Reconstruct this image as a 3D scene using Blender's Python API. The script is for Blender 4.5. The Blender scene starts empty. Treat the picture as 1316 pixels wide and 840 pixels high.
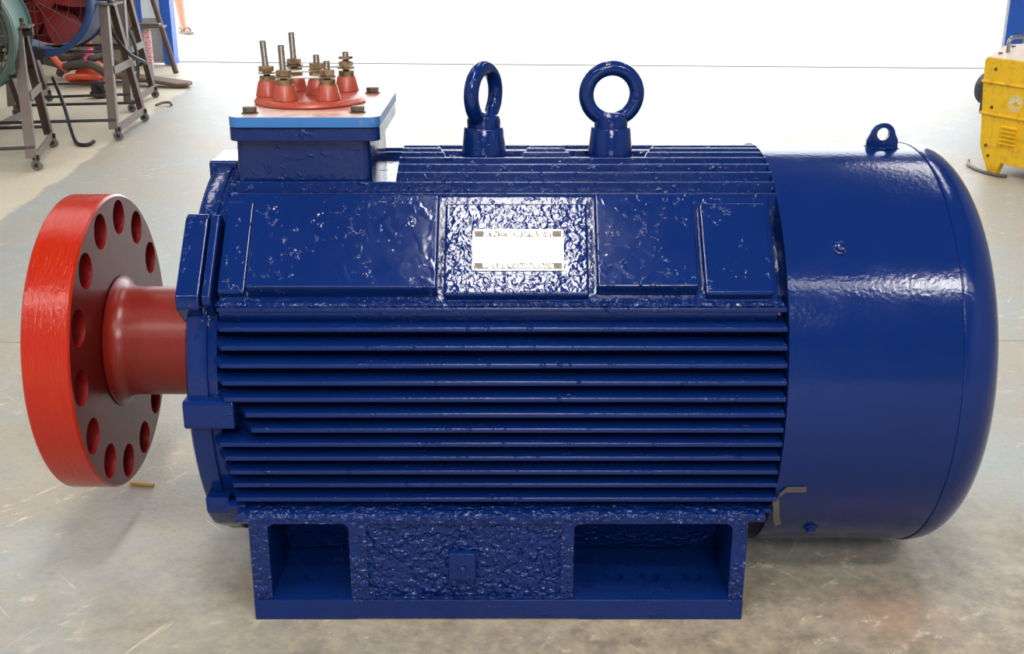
import bpy, bmesh, math, random
from mathutils import Vector, Matrix, noise
random.seed(7)
R_ = math.radians
scene = bpy.context.scene
COL = scene.collection

# ------------------------------------------------------------------ camera
cam_d = bpy.data.cameras.new('camera')
cam = bpy.data.objects.new('camera', cam_d); COL.objects.link(cam)
cam_d.sensor_width = 36.0
cam_d.lens = 1500.0 / 1316.0 * 36.0
cam_d.clip_start = 0.05; cam_d.clip_end = 300
cam.location = (0.0, -1.987, 1.0863)
cam.rotation_euler = (R_(90 - 19.3), 0, 0)
scene.camera = cam

# ------------------------------------------------------------------ world, light, exposure
world = bpy.data.worlds.new('sky'); scene.world = world
world.use_nodes = True
wn = world.node_tree.nodes; wl = world.node_tree.links
bg = wn['Background']
bg.inputs['Color'].default_value = (0.92, 0.96, 1.0, 1)
bg.inputs['Strength'].default_value = 4.6
scene.view_settings.view_transform = 'Standard'
scene.view_settings.look = 'None'
scene.view_settings.gamma = 1.0
scene.view_settings.use_curve_mapping = False
scene.view_settings.exposure = 0.0

def skylight_or_fill(x, y0, y1, w, z, rad):
    l = bpy.data.lights.new('skylight_or_fill', 'AREA'); l.shape = 'RECTANGLE'
    l.size = w; l.size_y = abs(y1 - y0)
    l.energy = rad * math.pi * l.size * l.size_y
    l.color = (1.0, 0.97, 0.93)
    o = bpy.data.objects.new('skylight_or_fill', l); COL.objects.link(o)
    o.location = (x, (y0 + y1) / 2, z)
    return o
ROOF = 5.6
skylight_or_fill(-.02, -2.5, -0.7, .62, ROOF - .03, 44)       # roof lights: rows of clear panels along the hall, plus one added fill
skylight_or_fill(0.55, -9.4, -6.6, 2.4, ROOF - .03, 34)  # added fill, no known panel here: placed to put glints on the foot face
for sx in (-3.15, 3.1):
    skylight_or_fill(sx, -5.0, -3.9, .6, ROOF - .03, 42)
skylight_or_fill(.8, -4.65, -4.2, 10.4, ROOF - .05, 14)
for sx in (-3.15, 0.0, 3.1):
    skylight_or_fill(sx, 1.8, 5.6, .6, ROOF - .03, 9)

# ------------------------------------------------------------------ materials
def rgb(h):
    h = h.lstrip('#'); c = [int(h[i:i + 2], 16) / 255 for i in (0, 2, 4)]
    return tuple(v / 12.92 if v <= .04045 else ((v + .055) / 1.055) ** 2.4 for v in c) + (1,)

class M:
    def __init__(s, name):
        s.m = bpy.data.materials.new(name); s.m.use_nodes = True
        s.n = s.m.node_tree.nodes; s.l = s.m.node_tree.links
        s.b = s.n['Principled BSDF']
        s.tc = s.n.new('ShaderNodeTexCoord')
    def new(s, t, **k):
        n = s.n.new(t)
        for a, v in k.items(): setattr(n, a, v)
        return n
    def inp(s, sock, v):
        if hasattr(v, 'is_output'): s.l.new(v, sock)
        else: sock.default_value = v
    def noise(s, scale, detail=4, rough=.55, vec=None, dist=0):
        n = s.new('ShaderNodeTexNoise'); n.inputs['Scale'].default_value = scale
        n.inputs['Detail'].default_value = detail; n.inputs['Roughness'].default_value = rough
        n.inputs['Distortion'].default_value = dist
        s.l.new(vec or s.tc.outputs['Object'], n.inputs['Vector']); return n.outputs['Fac']
    def voro(s, scale, vec=None):
        n = s.new('ShaderNodeTexVoronoi'); n.inputs['Scale'].default_value = scale
        s.l.new(vec or s.tc.outputs['Object'], n.inputs['Vector']); return n.outputs['Distance']
    def mapv(s, scale=(1, 1, 1), rot=(0, 0, 0), loc=(0, 0, 0), kind='POINT'):
        n = s.new('ShaderNodeMapping'); s.l.new(s.tc.outputs['Object'], n.inputs['Vector'])
        n.inputs['Scale'].default_value = scale; n.inputs['Rotation'].default_value = rot
        n.inputs['Location'].default_value = loc; n.vector_type = kind; return n.outputs['Vector']
    def ramp(s, fac, stops):
        n = s.new('ShaderNodeValToRGB'); s.l.new(fac, n.inputs['Fac'])
        e = n.color_ramp.elements
        while len(e) < len(stops): e.new(.5)
        for el, (p, c) in zip(e, stops):
            el.position = p; el.color = c if hasattr(c, '__len__') else (c, c, c, 1)
        return n.outputs['Color']
    def mix(s, fac, a, b, mode='MIX'):
        n = s.new('ShaderNodeMix', data_type='RGBA', blend_type=mode)
        s.inp(n.inputs[0], fac); s.inp(n.inputs[6], a); s.inp(n.inputs[7], b); return n.outputs[2]
    def math(s, op, a, b=0.0, clamp=False):
        n = s.new('ShaderNodeMath', operation=op); n.use_clamp = clamp
        s.inp(n.inputs[0], a); s.inp(n.inputs[1], b); return n.outputs[0]
    def bump(s, h, dist, strength=1.0, prev=None):
        n = s.new('ShaderNodeBump'); n.inputs['Strength'].default_value = strength
        n.inputs['Distance'].default_value = dist; s.inp(n.inputs['Height'], h)
        if prev is not None: s.l.new(prev, n.inputs['Normal'])
        s.l.new(n.outputs['Normal'], s.b.inputs['Normal']); return n.outputs['Normal']
    def set(s, **k):
        names = dict(color='Base Color', rough='Roughness', metal='Metallic', spec='Specular IOR Level', coat='Coat Weight', coatr='Coat Roughness', emis='Emission Color', emis_s='Emission Strength')
        for a, v in k.items(): s.inp(s.b.inputs[names[a]], v)
        return s

def simple(name, col, rough=.5, metal=0.0, var=.25, scale=14, bump=0.0, bscale=60):
    m = M(name)
    c = rgb(col) if isinstance(col, str) else col
    d = tuple(v * (1 - var) for v in c[:3]) + (1,)
    m.set(color=m.mix(m.noise(scale, 5), d, c), rough=rough, metal=metal)
    if bump: m.bump(m.noise(bscale, 3), bump)
    return m.m

BLUE = (0.0022, 0.0165, 0.108, 1)
def blue_paint(name, rough=.14, peel=.0006, peel_scale=90, rough_zone=0.0, zone=(.42, .56), pits=0.0, var=.25, sags=0.0, zscale=105):
    m = M(name)
    n1 = m.noise(7, 5)
    col = m.mix(n1, tuple(v * (1 - var) for v in BLUE[:3]) + (1,), tuple(v * (1 + var * .6) for v in BLUE[:3]) + (1,))
    dust = m.ramp(m.noise(38, 6, .65), [(.62, 0.0), (.78, 1.0)])
    col = m.mix(m.math('MULTIPLY', dust, .05), col, (.06, .09, .16, 1))
    m.set(color=col, rough=m.ramp(m.noise(22, 4), [(.3, rough * .75), (.75, rough * 1.35)]), spec=.3)
    h = m.noise(peel_scale, 2, .5)
    nrm = m.bump(h, peel)
    if rough_zone:
        z = m.ramp(m.noise(8, 3, .5), [(zone[0], 0.0), (zone[1], 1.0)])
        h2 = m.math('MULTIPLY', m.noise(zscale, 1.5, .5, dist=.5), z)
        nrm = m.bump(h2, rough_zone, 1.0, nrm)
    if pits:
        v = m.math('MULTIPLY', m.ramp(m.noise(75, 2, .5, dist=.25), [(.60, 0.0), (.70, 1.0)]), m.ramp(m.noise(11, 3), [(.44, 0.0), (.60, 1.0)]))
        nrm = m.bump(v, pits, 1.0, nrm)
    if sags:
        v = m.ramp(m.noise(20, 2, .4, dist=1.5), [(.55, 0.0), (.68, 1.0)])
        nrm = m.bump(v, sags, 1.0, nrm)
    return m.m

MB = blue_paint('blue paint', .13, .0006, 100, pits=.0012)
MB_fin = blue_paint('blue paint on fins', .15, .0005, 140, pits=.0019)
MB_pad = blue_paint('blue paint on smooth panel', .10, .0002, 50, pits=.0015, sags=.00015)
MB_plate = blue_paint('blue paint on rough panel', .09, .0002, 60, rough_zone=.0013, zone=(.25, .5))
MB_foot = blue_paint('blue paint on rough casting', .08, .0006, 60, rough_zone=.0125, zone=(.28, .44), zscale=100)
MB_cover = blue_paint('blue paint on sheet metal', .13, .0003, 130, var=.2)
MB_hole = simple('dark blue recess', (.004, .012, .07, 1), .4)

def red_rim():
    m = M('bright red brushed paint')
    st = m.noise(18, 5, .6, vec=m.mapv((26, .7, .7)))
    col = m.mix(st, rgb('8e1206'), rgb('b42a0a'))
    m.set(color=col, rough=.2, spec=.35)
    h = m.noise(60, 4, .65, vec=m.mapv((2.4, .8, .8)))
    m.bump(h, .0013)
    return m.m
def maroon(name, c0, c1):
    m = M(name)
    st = m.noise(22, 5, .6, vec=m.mapv((7, 1, 1)))
    col = m.mix(st, rgb(c0), rgb(c1))
    m.set(color=col, rough=.3, spec=.35)
    m.bump(m.noise(90, 3), .0003)
    return m.m
MR = red_rim(); MH = maroon('maroon disc face', '4f0f0d', '651813'); MHB = maroon('red brown hub paint', '66140d', '822215')
MHOLE = simple('red paint in bore', '7a0d0f', .35, bump=.0008, bscale=120)

m = M('worn plate top')
worn = m.ramp(m.noise(16, 6, .65), [(.35, rgb('a9654a')), (.5, rgb('c7a79b')), (.62, rgb('cfc4c2')), (.8, rgb('b05a34'))])
m.set(color=worn, rough=.36); M_PLATE = m.m
m = M('light blue paint with rust')
m.set(color=m.mix(m.ramp(m.noise(26, 5, .6), [(.6, 0.0), (.72, 1.0)]), rgb('2a69a8'), rgb('7a6a6a')), rough=.42); M_LBLUE = m.m
m = M('red brown resin')
m.set(color=m.mix(m.noise(30, 5), rgb('8c3222'), rgb('a94a36')), rough=.35); M_RESIN = m.m
m = M('rusty brass')
m.set(color=m.ramp(m.noise(70, 5), [(.3, rgb('5a4632')), (.55, rgb('93795a')), (.75, rgb('b0a184'))]), metal=.55, rough=.45)
M_BRASS = m.m
M_ZINC = simple('zinc plated thread', '9a938a', .35, .75, .3, 80)
M_BAR = simple('tinned copper bar', 'b9b5a6', .35, .6, .3, 60)
M_BOLT = simple('oiled steel bolt', '6d6254', .42, .6, .4, 90)
M_PLATEW = simple('bright nameplate metal', 'd9d8d2', .3, .35, .05, 40)
M_INK = simple('dark grey print', '6b6257', .5)
M_RULE = simple('faint grey rule', 'b9b7b0', .4)
M_TAPE = simple('old masking tape', '575049', .55, var=.3, scale=60)
M_STEEL = simple('painted brown steel', '5a4438', .55, .1, .4, 18)
M_STEEL_D = simple('dark brown steel', '332826', .55, .1, .4, 18)
M_STEEL_G = simple('grey worn steel', '6a5c54', .5, .2, .3, 25)
M_RAIL = simple('dark steel rod', '3c3a38', .5, .3, .3, 25)
M_RUBBER = simple('grey caster', '6f6a68', .6)
M_BLACK = simple('black rubber', '151516', .5, var=.4)
M_TEAL = simple('teal green paint', '2f6258', .45, var=.35, scale=6)
M_TEALG = simple('greyed teal guard', '46594f', .5, var=.3)
M_WIRE = simple('brown wire', '6e6456', .5, .3)
M_FBLUE = simple('dusty blue paint', '1b3f73', .45, var=.3, scale=6)
M_FRED = simple('faded red paint', '8e1f25', .6, var=.25, scale=10)
M_ORANGE = simple('orange plastic', 'd9532f', .45, var=.2)
M_PINK = simple('pink plastic', 'ee5a94', .45, var=.1)
M_HOSE = simple('dusty grey hose', '544b43', .75, var=.35, scale=10)
M_CONC = simple('tan cement wall', '8f8676', .8, var=.25, scale=8, bump=.003)
M_WALLP = simple('pale corrugated sheet', 'c6c3b6', .5, var=.08)
M_DBLUE = simple('blue door paint', '2a62c8', .4, var=.15)
M_WHITEP = simple('white door panel', 'dfe6ee', .5, var=.08)
M_SPECK = simple('speckled grey stone', 'a7a8ab', .7, var=.5, scale=60)
m = M('dirty yellow paint')
dirt = m.ramp(m.noise(22, 7, .7), [(.5, 0.0), (.72, 1.0)])
m.set(color=m.mix(m.math('MULTIPLY', dirt, .6), m.mix(m.noise(6, 4), rgb('e0ab08'), rgb('f4c512')), rgb('8a6414')), rough=.5); M_YEL = m.m
M_YELTOP = simple('dusty pale lid', 'd8c8b8', .5, var=.15, scale=20)
M_KNOB = simple('dark grey bakelite', '3f4043', .5, var=.2)
M_WHITE = simple('worn white print', 'eadfb8', .6, var=.25, scale=120)
M_SKIN = simple('skin', 'c9977b', .55, var=.1)
M_CLOTH = simple('pale shorts cloth', 'b9bdc4', .8)
M_CLOTH2 = simple('light shirt cloth', 'd5d6d8', .8)
M_HAIR = simple('dark hair', '1c1715', .6)
M_SANDAL = simple('tan sandal straps', '8f857a', .6, var=.2)
M_WOOD = simple('brown weathered wood', '6f5844', .7, var=.35, scale=30)
M_DOWEL = simple('yellow splinter wood', 'c79a3e', .6)
M_ROOF = simple('roof sheet', '6f7680', .7)
M_WALLIN = simple('inside wall paint', 'a9adb3', .75)

def floor_mat():
    m = M('worn painted concrete')
    # grey blue floor coat over tan cement, worn through in places
    big = m.noise(.9, 5, .6, dist=.4)
    mid = m.noise(4.5, 7, .7)
    det = m.noise(17, 9, .75, dist=.3)
    fine = m.noise(60, 6, .75)
    wear = m.ramp(m.math('ADD', m.math('MULTIPLY', big, .5), m.math('ADD', m.math('MULTIPLY', mid, .3), m.math('MULTIPLY', det, .2))), [(.43, 0.0), (.57, 1.0)])
    coat = m.mix(det, rgb('8a9192'), rgb('b0b3ae'))
    cem = m.mix(det, rgb('8e826f'), rgb('b9ad98'))
    col = m.mix(m.math('MULTIPLY', wear, .8), coat, cem)
    # bare cement beside the painted lane, left of the line through the fans
    g = m.new('ShaderNodeSeparateXYZ'); m.l.new(m.tc.outputs['Object'], g.inputs[0])
    edge = m.math('ADD', m.math('MULTIPLY', g.outputs['Y'], -.0716), -1.76)
    lane = m.math('SUBTRACT', edge, g.outputs['X'])
    lane = m.math('ADD', lane, m.math('MULTIPLY', m.math('SUBTRACT', m.noise(3, 6, .65), .5), .16))
    lane = m.math('MULTIPLY', lane, 40.0, True)
    col = m.mix(m.math('MULTIPLY', lane, .9), col, m.mix(mid, rgb('c2b49c'), rgb('d8ccb6')))
    # brown trodden dirt round the motor feet
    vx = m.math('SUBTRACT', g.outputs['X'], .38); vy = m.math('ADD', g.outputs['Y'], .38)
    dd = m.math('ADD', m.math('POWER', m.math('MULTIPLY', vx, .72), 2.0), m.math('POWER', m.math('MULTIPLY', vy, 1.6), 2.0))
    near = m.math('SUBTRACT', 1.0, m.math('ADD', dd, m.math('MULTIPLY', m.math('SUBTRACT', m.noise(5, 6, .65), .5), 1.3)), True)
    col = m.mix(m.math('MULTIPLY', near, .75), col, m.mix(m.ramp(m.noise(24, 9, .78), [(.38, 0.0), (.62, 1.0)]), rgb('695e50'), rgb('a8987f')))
    # a faint rusty stain
    sx = m.math('SUBTRACT', g.outputs['X'], .62); sy = m.math('ADD', g.outputs['Y'], .33)
    sd = m.math('SQRT', m.math('ADD', m.math('POWER', sx, 2.0), m.math('POWER', m.math('MULTIPLY', sy, 1.2), 2.0)))
    st = m.math('MULTIPLY', m.math('SUBTRACT', .14, m.math('ADD', sd, m.math('MULTIPLY', m.math('SUBTRACT', mid, .5), .12))), 8.0, True)
    col = m.mix(m.math('MULTIPLY', st, .5), col, rgb('a5806a'))
    # pale chipped patches and scratches in several directions
    chips = m.ramp(m.noise(16, 10, .78, vec=m.mapv((1.0, .6, 1), (0, 0, R_(35)), (0, 0, 0), 'TEXTURE')), [(.565, 0.0), (.605, 1.0)])
    cz = m.ramp(m.noise(2.6, 5, .6), [(.44, 0.0), (.62, 1.0)])
    col = m.mix(m.math('MULTIPLY', m.math('MULTIPLY', chips, cz), .85), col, rgb('d0c5ae'))
    for k, (ang, off) in enumerate(((38, 0), (62, 7), (-48, 3))):
        scr = m.ramp(m.noise(7, 3, .5, vec=m.mapv((2.0, .09, 1), (0, 0, R_(ang)), (off, off * 2.3, 0), 'TEXTURE'), dist=.25), [(.68, 0.0), (.71, 1.0)])
        brk = m.ramp(m.noise(3, 4, vec=m.mapv(loc=(off * 3, 1, 0))), [(.5, 0.0), (.58, 1.0)])
        col = m.mix(m.math('MULTIPLY', m.math('MULTIPLY', scr, brk), .7), col, rgb('cdc3ae'))
    col = m.mix(m.math('MULTIPLY', m.ramp(fine, [(.3, 1.0), (.48, 0.0)]), .3), col, rgb('6a645a'))
    m.set(color=col, rough=m.ramp(det, [(.3, .38), (.7, .58)]), spec=.45)
    m.bump(m.noise(70, 6, .7), .0012)
    return m.m
M_FLOOR = floor_mat()
M_FLOORBASE = simple('dark joint filler', '3a3733', .8)
m = M('pale outside concrete')
m.set(color=m.mix(m.noise(1.5, 6), rgb('c9c6c0'), rgb('d6d4cf')), rough=.7); M_OUT = m.m

# ------------------------------------------------------------------ mesh helpers
def obj(name, bm, mat, parent=None, smooth=True, sharp=40, bevel=0.0, bseg=2):
    if bevel:
        bm.normal_update()
        es = [e for e in bm.edges if len(e.link_faces) == 2 and e.calc_face_angle(0) > R_(30)]
        bmesh.ops.bevel(bm, geom=es, offset=bevel, segments=bseg, profile=.5, affect='EDGES', clamp_overlap=True)
    bmesh.ops.recalc_face_normals(bm, faces=bm.faces)
    bm.normal_update()
    if smooth:
        for f in bm.faces: f.smooth = True
        for e in bm.edges:
            if len(e.link_faces) != 2 or e.calc_face_angle(0) > R_(sharp): e.smooth = False
    me = bpy.data.meshes.new(name); bm.to_mesh(me); bm.free()
    o = bpy.data.objects.new(name, me); COL.objects.link(o)
    for mm in (mat if isinstance(mat, (list, tuple)) else [mat]): me.materials.append(mm)
    if parent is not None: o.parent = parent
    if bevel and smooth:
        w = o.modifiers.new('weighted', 'WEIGHTED_NORMAL'); w.weight = 90; w.keep_sharp = True
    return o

def tag(o, label=None, cat=None, group=None, kind=None):
    if label: o['label'] = label
    if cat: o['category'] = cat
    if group: o['group'] = group
    if kind: o['kind'] = kind
    return o

def thing(name, label, cat, loc=(0, 0, 0), rz=0.0, group=None):
    o = bpy.data.objects.new(name, None); COL.objects.link(o)
    o.location = loc; o.rotation_euler = (0, 0, rz); o.empty_display_size = .1
    return tag(o, label, cat, group)

def bm_(): return bmesh.new()

def box(bm, x0, x1, y0, y1, z0, z1):
    v = [bm.verts.new(p) for p in ((x0, y0, z0), (x1, y0, z0), (x1, y1, z0), (x0, y1, z0), (x0, y0, z1), (x1, y0, z1), (x1, y1, z1), (x0, y1, z1))]
    for f in ((0, 3, 2, 1), (4, 5, 6, 7), (0, 1, 5, 4), (1, 2, 6, 5), (2, 3, 7, 6), (3, 0, 4, 7)): bm.faces.new([v[i] for i in f])
    return bm

def bar(bm, a, b, w, h=None, up=(0, 0, 1)):
    """rectangular bar from a to b; w across, h along up"""
    a = Vector(a); b = Vector(b); h = h or w
    t = (b - a).normalized(); u = Vector(up)
    s = t.cross(u)
    if s.length < 1e-4: s = t.cross(Vector((0, 1, 0)))
    s.normalize(); u = s.cross(t).normalized()
    vs = []
    for p in (a, b):
        for i, j in ((-1, -1), (1, -1), (1, 1), (-1, 1)): vs.append(bm.verts.new(p + s * (i * w / 2) + u * (j * h / 2)))
    for f in ((0, 1, 2, 3), (7, 6, 5, 4), (0, 4, 5, 1), (1, 5, 6, 2), (2, 6, 7, 3), (3, 7, 4, 0)): bm.faces.new([vs[i] for i in f])
    return bm

def lathe(bm, prof, c=(0, 0, 0), axis='z', seg=32, closed=False, rot=None):
    """prof: list of (r, h) along the axis from c"""
    c = Vector(c); rings = []
    ax = {'z': lambda r, h, a: Vector((r * math.cos(a), r * math.sin(a), h)),
          'x': lambda r, h, a: Vector((h, r * math.cos(a), r * math.sin(a))),
          'y': lambda r, h, a: Vector((r * math.cos(a), h, r * math.sin(a)))}[axis]
    for r, h in prof:
        if r < 1e-6:
            p = ax(0, h, 0); p = rot @ p if rot else p
            rings.append([bm.verts.new(c + p)])
        else:
            ring = []
            for i in range(seg):
                p = ax(r, h, 2 * math.pi * i / seg); p = rot @ p if rot else p
                ring.append(bm.verts.new(c + p))
            rings.append(ring)
    pairs = list(zip(rings, rings[1:])) + ([(rings[-1], rings[0])] if closed else [])
    for A, B in pairs:
        for i in range(seg):
            j = (i + 1) % seg
            if len(A) == 1 and len(B) == 1: continue
            if len(A) == 1: bm.faces.new((A[0], B[j], B[i]))
            elif len(B) == 1: bm.faces.new((A[i], A[j], B[0]))
            else: bm.faces.new((A[i], A[j], B[j], B[i]))
    if not closed:
        for ring in (rings[0], rings[-1]):
            if len(ring) > 2: bm.faces.new(ring)
    return bm

def tube(bm, pts, r, seg=8, cap=True, sub=0):
    pts = [Vector(p) for p in pts]
    if sub:
        out = []
        n = len(pts)
        for i in range(n - 1):
            p0 = pts[max(i - 1, 0)]; p1 = pts[i]; p2 = pts[i + 1]; p3 = pts[min(i + 2, n - 1)]
            for k in range(sub):
                t = k / sub
                out.append(.5 * ((2 * p1) + (p2 - p0) * t + (2 * p0 - 5 * p1 + 4 * p2 - p3) * t * t + (3 * p1 - p0 - 3 * p2 + p3) * t ** 3))
        out.append(pts[-1]); pts = out
    rings = []; prev = None
    for i, p in enumerate(pts):
        t = (pts[min(i + 1, len(pts) - 1)] - pts[max(i - 1, 0)]).normalized()
        if prev is None:
            s = t.cross(Vector((0, 0, 1)))
            if s.length < 1e-3: s = t.cross(Vector((0, 1, 0)))
        else: s = prev - t * prev.dot(t)
        s.normalize(); prev = s; u = t.cross(s)
        rr = r[i] if isinstance(r, (list, tuple)) else r
        rings.append([bm.verts.new(p + (s * math.cos(a) + u * math.sin(a)) * rr) for a in [2 * math.pi * k / seg for k in range(seg)]])
    for A, B in zip(rings, rings[1:]):
        for i in range(seg):
            j = (i + 1) % seg; bm.faces.new((A[i], A[j], B[j], B[i]))
    if cap: bm.faces.new(rings[0]); bm.faces.new(rings[-1])
    return bm

def torus(bm, c, R, r, rot=None, seg=40, ms=14):
    c = Vector(c); g = []
    for i in range(seg):
        a = 2 * math.pi * i / seg; row = []
        for k in range(ms):
            b = 2 * math.pi * k / ms
            p = Vector(((R + r * math.cos(b)) * math.cos(a), r * math.sin(b), (R + r * math.cos(b)) * math.sin(a)))
            if rot: p = rot @ p
            row.append(bm.verts.new(c + p))
        g.append(row)
    for i in range(seg):
        for k in range(ms):
            bm.faces.new((g[i][k], g[(i + 1) % seg][k], g[(i + 1) % seg][(k + 1) % ms], g[i][(k + 1) % ms]))
    return bm

def extrude_x(bm, poly, x0, x1, x0b=None):
    """poly: (y,z) list; x0/x1 numbers or per-vertex lists"""
    n = len(poly)
    X0 = x0 if isinstance(x0, (list, tuple)) else [x0] * n
    X1 = x1 if isinstance(x1, (list, tuple)) else [x1] * n
    A = [bm.verts.new((X0[i], *poly[i])) for i in range(n)]
    B = [bm.verts.new((X1[i], *poly[i])) for i in range(n)]
    bm.faces.new(A); bm.faces.new(list(reversed(B)))
    for i in range(n):
        j = (i + 1) % n; bm.faces.new((A[i], B[i], B[j], A[j]))
    return bm

def prism(bm, poly, f):
    """poly 2d list; f(p, t) -> 3d, t in 0,1"""
    A = [bm.verts.new(f(p, 0)) for p in poly]; B = [bm.verts.new(f(p, 1)) for p in poly]
    bm.faces.new(A); bm.faces.new(list(reversed(B)))
    n = len(poly)
    for i in range(n):
        j = (i + 1) % n; bm.faces.new((A[i], B[i], B[j], A[j]))
    return bm

def rrect(x0, x1, y0, y1, r, seg=4):
    out = []
    for cx_, cy_, a0 in ((x1 - r, y1 - r, 0), (x0 + r, y1 - r, 90), (x0 + r, y0 + r, 180), (x1 - r, y0 + r, 270)):
        for k in range(seg + 1):
            a = R_(a0 + 90 * k / seg); out.append((cx_ + r * math.cos(a), cy_ + r * math.sin(a)))
    return out

def cut(o, cutters, sharp=35):
    """subtract the meshes in cutters (bmesh list) from o and keep the result as its mesh"""
    tmp = []
    for b in cutters:
        bmesh.ops.recalc_face_normals(b, faces=b.faces)
        me = bpy.data.meshes.new('tmp'); b.to_mesh(me); b.free()
        c = bpy.data.objects.new('tmp', me); COL.objects.link(c); tmp.append(c)
        md = o.modifiers.new('b', 'BOOLEAN'); md.operation = 'DIFFERENCE'; md.object = c; md.solver = 'EXACT'
    dg = bpy.context.evaluated_depsgraph_get(); dg.update()
    me = bpy.data.meshes.new_from_object(o.evaluated_get(dg))
    o.modifiers.clear(); old = o.data; o.data = me; bpy.data.meshes.remove(old)
    for c in tmp:
        d = c.data; bpy.data.objects.remove(c); bpy.data.meshes.remove(d)
    b = bmesh.new(); b.from_mesh(me)
    bmesh.ops.remove_doubles(b, verts=b.verts, dist=1e-5)
    for f in b.faces: f.smooth = True
    for e in b.edges: e.smooth = not (len(e.link_faces) != 2 or e.calc_face_angle(0) > R_(sharp))
    b.to_mesh(me); b.free()
    return o

def hexnut(bm, c, r, h, axis='z', a0=0.0, rot=None):
    prof = [(r * .88, 0), (r, h * .12), (r, h * .88), (r * .86, h)]
    c = Vector(c)
    rings = []
    for rr, hh in prof:
        ring = []
        for i in range(6):
            a = a0 + i * math.pi / 3
            p = Vector((rr * math.cos(a), rr * math.sin(a), hh))
            if axis == 'y': p = Vector((p.x, -p.z, p.y))
            if axis == 'x': p = Vector((p.z, p.x, p.y))
            if rot: p = rot @ p
            ring.append(bm.verts.new(c + p))
        rings.append(ring)
    for A, B in zip(rings, rings[1:]):
        for i in range(6): bm.faces.new((A[i], A[(i + 1) % 6], B[(i + 1) % 6], B[i]))
    bm.faces.new(rings[0]); bm.faces.new(rings[-1])
    return bm

def text(name, s, size, mat, parent, M4, w=None, extrude=.0002):
    cu = bpy.data.curves.new(name, 'FONT'); cu.body = s; cu.size = size; cu.extrude = extrude
    cu.align_x = 'CENTER'; cu.align_y = 'CENTER'; cu.resolution_u = 2
    t = bpy.data.objects.new('tmp', cu); COL.objects.link(t)
    dg = bpy.context.evaluated_depsgraph_get(); dg.update()
    me = bpy.data.meshes.new_from_object(t.evaluated_get(dg)); bpy.data.objects.remove(t)
    xs = [v.co.x for v in me.vertices] or [0, 1]
    k = (w / (max(xs) - min(xs))) if w else 1.0
    cxm = (max(xs) + min(xs)) / 2
    for v in me.vertices: v.co = M4 @ Vector(((v.co.x - cxm) * k, v.co.y, v.co.z))
    me.materials.clear(); me.materials.append(mat); me.name = name
    o = bpy.data.objects.new(name, me); COL.objects.link(o); o.parent = parent
    return o

# ================================================================== SETTING
def slab(name, pts, z0, z1, mat, parent=None):
    bm = bm_(); prism(bm, pts, lambda p, t: (p[0], p[1], z0 if t == 0 else z1))
    return obj(name, bm, mat, parent, smooth=False)
floor = slab('floor', [(-4.6, -16), (6.2, -16), (6.2, 7.9), (-4.6, 7.9)], -.20, -.012, M_FLOORBASE); tag(floor, kind='structure')
sm = lambda x: 7.395 - .068 * (x + .11)          # line of the threshold joint
J = lambda x: .992 + .004 * x
slab('floor_slab', [(-4.6, -16), (6.2, -16), (6.2, J(6.2)), (-4.6, J(-4.6))], -.012, 0, M_FLOOR, floor)
slab('floor_slab', [(-4.6, J(-4.6) + .005), (6.2, J(6.2) + .005), (6.2, sm(6.2) - .02), (-4.6, sm(-4.6) - .02)], -.012, 0, M_FLOOR, floor)
yard_front = slab('yard_paving_front', [(-40, -80), (40, -80), (40, -16), (-40, -16)], -.2, 0, M_OUT); tag(yard_front, kind='structure')
yard = slab('yard_paving', [(-40, sm(-40) + .006), (40, sm(40) + .006), (40, 90), (-40, 90)], -.2, 0, M_OUT); tag(yard, kind='structure')

tr = slab('trim_3', [(-2.84, sm(-2.84) - .06), (3.80, sm(3.80) - .06), (3.80, sm(3.80) - .022), (-2.84, sm(-2.84) - .022)], 0, .004, simple('steel door track', '7d776e', .6)); tag(tr, kind='structure')
WY = 7.42
def wallbox(name, x0, x1, y0, y1, z0, z1, mat):
    bm = bm_(); box(bm, x0, x1, y0, y1, z0, z1)
    return tag(obj(name, bm, mat, smooth=False), kind='structure')
wallbox('wall_left', -4.75, -4.6, -16, 7.9, -.2, ROOF, M_WALLIN)
wallbox('wall_right', 6.2, 6.35, -16, 7.9, -.2, ROOF, M_WALLIN)
wallbox('wall_front', -4.6, -1.6, -16.15, -16, -.2, ROOF, M_WALLIN)
wallbox('wall_front_2', 2.6, 6.2, -16.15, -16, -.2, ROOF, M_WALLIN)
wallbox('wall_front_3', -1.6, 2.6, -16.15, -16, 3.4, ROOF, M_WALLIN)
wallbox('ceiling', -4.75, 6.35, -16.15, 7.9, ROOF, ROOF + .1, M_ROOF)
wallbox('wall_back', -4.6, -2.93, 7.62, 7.9, 0, ROOF, M_CONC)
wallbox('wall_header', -2.93, 3.9, 7.5, 7.7, 4.9, ROOF, M_WALLIN)
# right of the door: corrugated sheet wall with its ribs
wr = wallbox('wall_back_right', 3.93, 6.2, 7.3, 7.42, 0, ROOF, M_WALLP)
for k in range(24):
    bm = bm_(); x = 3.98 + k * .09
    prism(bm, [(x - .03, 7.3), (x - .018, 7.278), (x + .018, 7.278), (x + .03, 7.3)], lambda p, t: (p[0], p[1], .0 if t == 0 else ROOF - .01))
    obj('sheet_rib', bm, M_WALLP, wr, smooth=False)
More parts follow.
